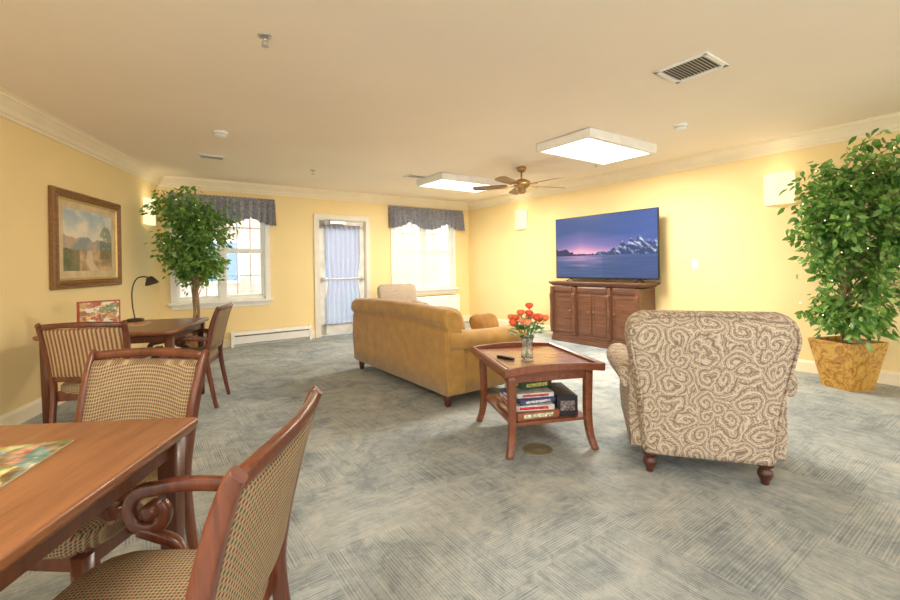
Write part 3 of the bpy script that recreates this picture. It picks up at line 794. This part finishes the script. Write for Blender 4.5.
# vase, flowers
vp=on(ct,(-.06,-.08,.561))
r=root('glass_vase','clear glass vase of water with flower stems','vase',vp)
gm=N('clear_glass');gm.b.inputs['Transmission Weight'].default_value=.9;gm.b.inputs['Roughness'].default_value=.03;gm.b.inputs['Base Color'].default_value=(.93,.97,.95,1);gm.b.inputs['IOR'].default_value=1.3
b=MB();b.lathe([(.04,0),(.044,.006),(.042,.05),(.036,.09),(.04,.13),(.052,.165),(.049,.165),(.037,.13),(.033,.09),(.038,.05),(.038,.012),(.002,.01)],n=28);b.obj('vase_body',gm.m,r)
M_stem=plain('stem_green',(100,154,70),.6,var=.2)
M_leafb=plain('bouquet_leaf',(100,150,70),.6,var=.3,scale=20)
cs=[(232,98,56),(242,130,78),(222,80,54),(246,152,104)]
Ms=[]
for n,c in zip(('red','orange','crimson','coral'),cs):
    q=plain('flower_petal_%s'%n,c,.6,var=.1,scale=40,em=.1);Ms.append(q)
for i in range(16):
    a=i*2.4;rr=.02+.12*math.sqrt(i/16);tx,ty=rr*math.cos(a),rr*math.sin(a);tz=.385-1.0*rr+random.uniform(-.025,.025)
    f=root('flower','orange-red cut flower standing in glass vase','flower',vp,0,'bouquet in the glass vase')
    b=MB();b.tube(cr([(-tx*.12,-ty*.12,.02),(tx*.2,ty*.2,.15),(tx,ty,tz)],4),.0025,6);b.obj('stem',M_stem,f)
    b=MB()
    for ringk,(pr,op,nn) in enumerate(((.010,.0,4),(.018,.1,5),(.025,.25,6))):
        for k in range(nn):
            q=2*pi*k/nn+ringk*.5
            def pet(u,v,q=q,pr=pr,op=op):
                rad=.003+pr*math.sin(min(1,v*1.15)*pi*.62)
                half=1.05*math.sin(pi*(.1+.72*v))*(pi/5)*1.15
                aa=q+(u-.5)*2*half
                return Vector((tx+rad*math.cos(aa),ty+rad*math.sin(aa),tz-.014+.046*v*(1-.3*op*v)-.006*(2*u-1)**2*v))
            b.grid(pet,4,6)
    b.obj('petals',Ms[i%4],f,fix=False)
    b=MB()
    for k in range(4):
        q=a+k*1.6;cx,cy,cz=tx*.8,ty*.8,tz*.66+.02*k
        b.grid(lambda u,v:Vector((cx+math.cos(q)*.08*v-math.sin(q)*(u-.5)*.045*math.sin(pi*v),cy+math.sin(q)*.08*v+math.cos(q)*(u-.5)*.045*math.sin(pi*v),cz+.05*v-.04*v*v)),2,5)
    b.obj('leaf',M_leafb,f,fix=False)
b=MB();b.sq((0,0,.009),(.045,.15,.018),6,6);b.mi=1
for i in range(3):
    for j in range(6):b.box((-.012+i*.012,-.05+j*.018,.0185),(.007,.009,.003))
tag(b.obj('remote_control',[M_black,M_chrome]),'black remote control lying on coffee table','remote',on(ct,(-.2,-.02,.561)),R(40))
b=MB();b.lathe([(.1,0),(.1,.004),(.095,.007),(.07,.007),(.068,.005),(.03,.005),(.028,.008),(.001,.008)],n=32)
tag(b.obj('floor_outlet',plain('dull_brass',(140,132,104),.5,.4)),'round brass floor outlet cover on carpet','floor outlet',(.56,2.88,0))
# ------------------------------------------------------------ trees
nB=Vector((.5804,-.8144,0));nT=Vector((-.8144,-.5804,0));nL=Vector((.9695,.2452,0))
def inside(p,m=.03):
    return (p-C1).dot(nB)>m and (p-C1).dot(nT)>m and (p-C2).dot(nL)>m and p.z<H-.12
M_leaf=N('ficus_leaf');x=M_leaf.noise(M_leaf.co(),11,3)
M_leaf.l(M_leaf.ramp(x.outputs[0],[(.28,(50,92,40)),(.46,(92,140,58)),(.6,(146,182,92)),(.76,(196,212,136))]),M_leaf.b.inputs['Base Color']);M_leaf.b.inputs['Roughness'].default_value=.4
tl=M_leaf.n('ShaderNodeBsdfTranslucent');tl.inputs[0].default_value=lin((120,170,60));mx=M_leaf.n('ShaderNodeMixShader');mx.inputs[0].default_value=.2
M_leaf.l(M_leaf.b.outputs[0],mx.inputs[1]);M_leaf.l(tl.outputs[0],mx.inputs[2]);M_leaf.l(mx.outputs[0],M_leaf.out.inputs[0]);M_leaf=M_leaf.m
M_bark=wood('bark',(124,98,70),(176,148,112),'z',.8,0)
M_fairy=plain('fairy_light',(255,240,200),.5,em=4,emc=(255,232,180))
def tree(name,lab,loc,base,ells,ncl,nl,ls,pot,seed,fs=2,sprays=(),spread=.06):
    rnd=random.Random(seed);r=root(name,lab,'plant',loc)
    L0=Vector(loc)
    pot(r)
    ztop=max(e[0][2] for e in ells)
    tr=[]
    b=MB()
    for k in range(3):
        a=k*2.1;P=[Vector((.03*math.cos(a+z*4),.03*math.sin(a+z*4),z)) for z in [base+i*(ztop-base)/10 for i in range(11)]]
        tr.append(P);b.tube(P,(.02,.009),7)
    lf=MB();fl=MB();cl=[]
    for i in range(ncl+len(sprays)):
        if i>=ncl:p=Vector(sprays[i-ncl])
        else:
            for _ in range(30):
                c,rd=ells[rnd.randrange(len(ells))]
                v=Vector((rnd.gauss(0,1),rnd.gauss(0,1),rnd.gauss(0,1))).normalized()*(rnd.random()**.45)
                p=Vector((c[0]+v.x*rd[0],c[1]+v.y*rd[1],c[2]+v.z*rd[2]))
                if inside(L0+p,.1):break
            else:continue
        zz=max(base+.12,p.z-.25-.2*rnd.random());P=tr[i%3];q=min(P,key=lambda s:abs(s.z-zz))
        mid=(q+p)/2+Vector((0,0,.08))
        br=cr([q,mid,p],4);b.tube(br,(.006,.002),5);cl.append(p)
        for j in range(nl):
            t=rnd.random()**.6
            o=Vector((rnd.gauss(0,1),rnd.gauss(0,1),rnd.gauss(0,.8)))*spread
            k=.35+.67*t
            base_p=q*(1-k)*(1-k)+mid*2*k*(1-k)+p*k*k if k<1 else p
            cp=base_p+o
            if not inside(L0+cp,.03):continue
            d=Vector((rnd.gauss(0,1),rnd.gauss(0,1),-.8-rnd.random()*1.1));d+=(cp-q).normalized()*.7;d.normalize()
            s=ls*rnd.uniform(.65,1.25);sd=d.cross(Vector((rnd.gauss(0,1),rnd.gauss(0,1),rnd.gauss(0,1)))).normalized()
            n=sd.cross(d);w=s*.22
            if not inside(L0+cp+d*s,.02):continue
            vs=[cp,cp+d*s*.3+sd*w+n*s*.05,cp+d*s*.65+sd*w*.8+n*s*.04,cp+d*s-n*s*.1,cp+d*s*.65-sd*w*.8+n*s*.04,cp+d*s*.3-sd*w+n*s*.05,cp+d*s*.5]
            lf.add(vs,[(0,1,6),(1,2,6),(2,3,6),(3,4,6),(4,5,6),(5,0,6)],True)
    b.obj('trunk',M_bark,r)
    o=lf.obj('foliage',M_leaf,r,fix=False);o['kind']='stuff'
    for i,p in enumerate(cl):
        if i%fs==0:
            q=p+Vector((rnd.gauss(0,.07),rnd.gauss(0,.07),rnd.gauss(0,.07)))
            if inside(L0+q,.03):fl.sq(q,(.010,.010,.010),2,2)
    o=fl.obj('string_lights',M_fairy,r);o['kind']='stuff'
    return r
def sqpot(r):
    m=N('burl_planter');a=m.co();v=m.noise(a,9,5,.7,2.5)
    m.l(m.ramp(v.outputs[0],[(.3,(112,70,24)),(.45,(176,126,46)),(.6,(214,168,78)),(.75,(140,92,34))]),m.b.inputs['Base Color']);m.b.inputs['Roughness'].default_value=.22;m.b.inputs['Coat Weight'].default_value=.5
    b=MB();Q=Matrix.Rotation(R(12),3,'Z')
    sqr=lambda h,z:[Q@Vector((x*h,y*h,z)) for x,y in((1,.93),(.93,1),(-.93,1),(-1,.93),(-1,-.93),(-.93,-1),(.93,-1),(1,-.93))]
    b.loft([sqr(h_,z) for z,h_ in((0,.135),(.02,.14),(.44,.212),(.455,.212),(.455,.2),(.39,.19))],True,False);b.obj('planter',m.m,r)
    b=MB();b.loft([sqr(.188,.38),sqr(.188,.4)],True);b.obj('soil',plain('moss',(110,102,64),.95,var=.4,scale=40),r)
def rpot(r):
    b=MB();b.lathe([(.13,0),(.16,.02),(.19,.3),(.2,.32),(.2,.35),(.18,.35),(.175,.3)],n=28);b.obj('planter',plain('woven_basket',(150,110,66),.8,var=.2,scale=30),r)
    b=MB();b.lathe([(.175,.29),(.001,.31)],n=28);b.obj('soil',plain('dark_moss',(72,64,40),.95,var=.4,scale=40),r)
tree('potted_ficus','tall artificial ficus with fairy lights in gold faceted planter',(3.79,4.17,0),.38,
 [((-.08,0,1.35),(.34,.36,.42)),((.1,.0,1.75),(.36,.36,.36)),((-.08,0,.75),(.28,.30,.22)),((.25,-.2,2.0),(.40,.36,.28)),((-.08,.0,1.8),(.36,.32,.3)),((.15,-.2,1.1),(.38,.4,.5)),((.25,-.45,1.4),(.25,.25,.5))],88,54,.09,sqpot,3,2,
 [(.1,-.5,2.25),(.25,-.55,2.1),(0,-.3,2.3),(.15,-.6,1.85),(-.4,.0,1.95),(-.42,.05,1.5),(.2,-.5,1.5),(-.3,-.1,2.1),(-.1,-.3,.62),(.1,-.25,.66),(-.25,-.05,.66),(.3,-.7,2.15),(.3,-.75,1.7)])
tree('potted_ficus','slim ficus tree in basket by the window',(-3.5,5.98,0),.3,
 [((0,0,1.98),(.46,.44,.32)),((-.05,0,1.65),(.46,.44,.34)),((.02,0,1.33),(.34,.36,.24))],88,56,.078,rpot,5,9,
 [(.48,.1,1.9),(.46,-.1,1.65),(.34,-.2,1.3),(-.4,-.3,2.1),(-.3,-.2,2.25),(.1,-.3,2.28)],.07)
# ------------------------------------------------------------ lights / world / camera
w=bpy.data.worlds.new('world');SC.world=w;w.use_nodes=True
bg=w.node_tree.nodes['Background'];bg.inputs[0].default_value=(.99,.985,.99,1);bg.inputs[1].default_value=2.95
def area(nm,loc,rot,sx,sy,e,c):
    l=bpy.data.lights.new(nm,'AREA');l.shape='RECTANGLE';l.size=sx;l.size_y=sy;l.energy=e;l.color=c
    o=bpy.data.objects.new(nm,l);COL.objects.link(o);o.location=loc;o.rotation_euler=rot;return o
for x,y,e in((1.72,5.01,88),(.2,7.0,64)):
    area('fixture_lamp',(x,y,H-.115),(0,0,YAW),1.1,.6,e,(1,.95,.87))
area('fixture_lamp_rear',(-1.0,-.6,H-.12),(0,0,YAW),1.1,.6,70,(1,.94,.86))  # unseen area light behind the camera, added as extra fill
sl=bpy.data.lights.new('sun','SUN');sl.energy=1.8;sl.angle=.05;so=bpy.data.objects.new('sun',sl);COL.objects.link(so)
sd=Vector((-.5804*.5,.8144*.5,-.86));so.rotation_euler=sd.to_track_quat('-Z','Y').to_euler()
cam=bpy.data.cameras.new('camera');co=bpy.data.objects.new('camera',cam);COL.objects.link(co)
cam.sensor_width=36;cam.lens=17.4;cam.shift_y=-.0378;cam.clip_start=.05
co.matrix_world=Matrix.Translation((0,0,1.225))@Matrix.Rotation(R(90),4,'X')@Matrix.Rotation(R(-.92),4,'Z')
SC.camera=co
SC.view_settings.view_transform='Standard'
SC.view_settings.exposure=.08
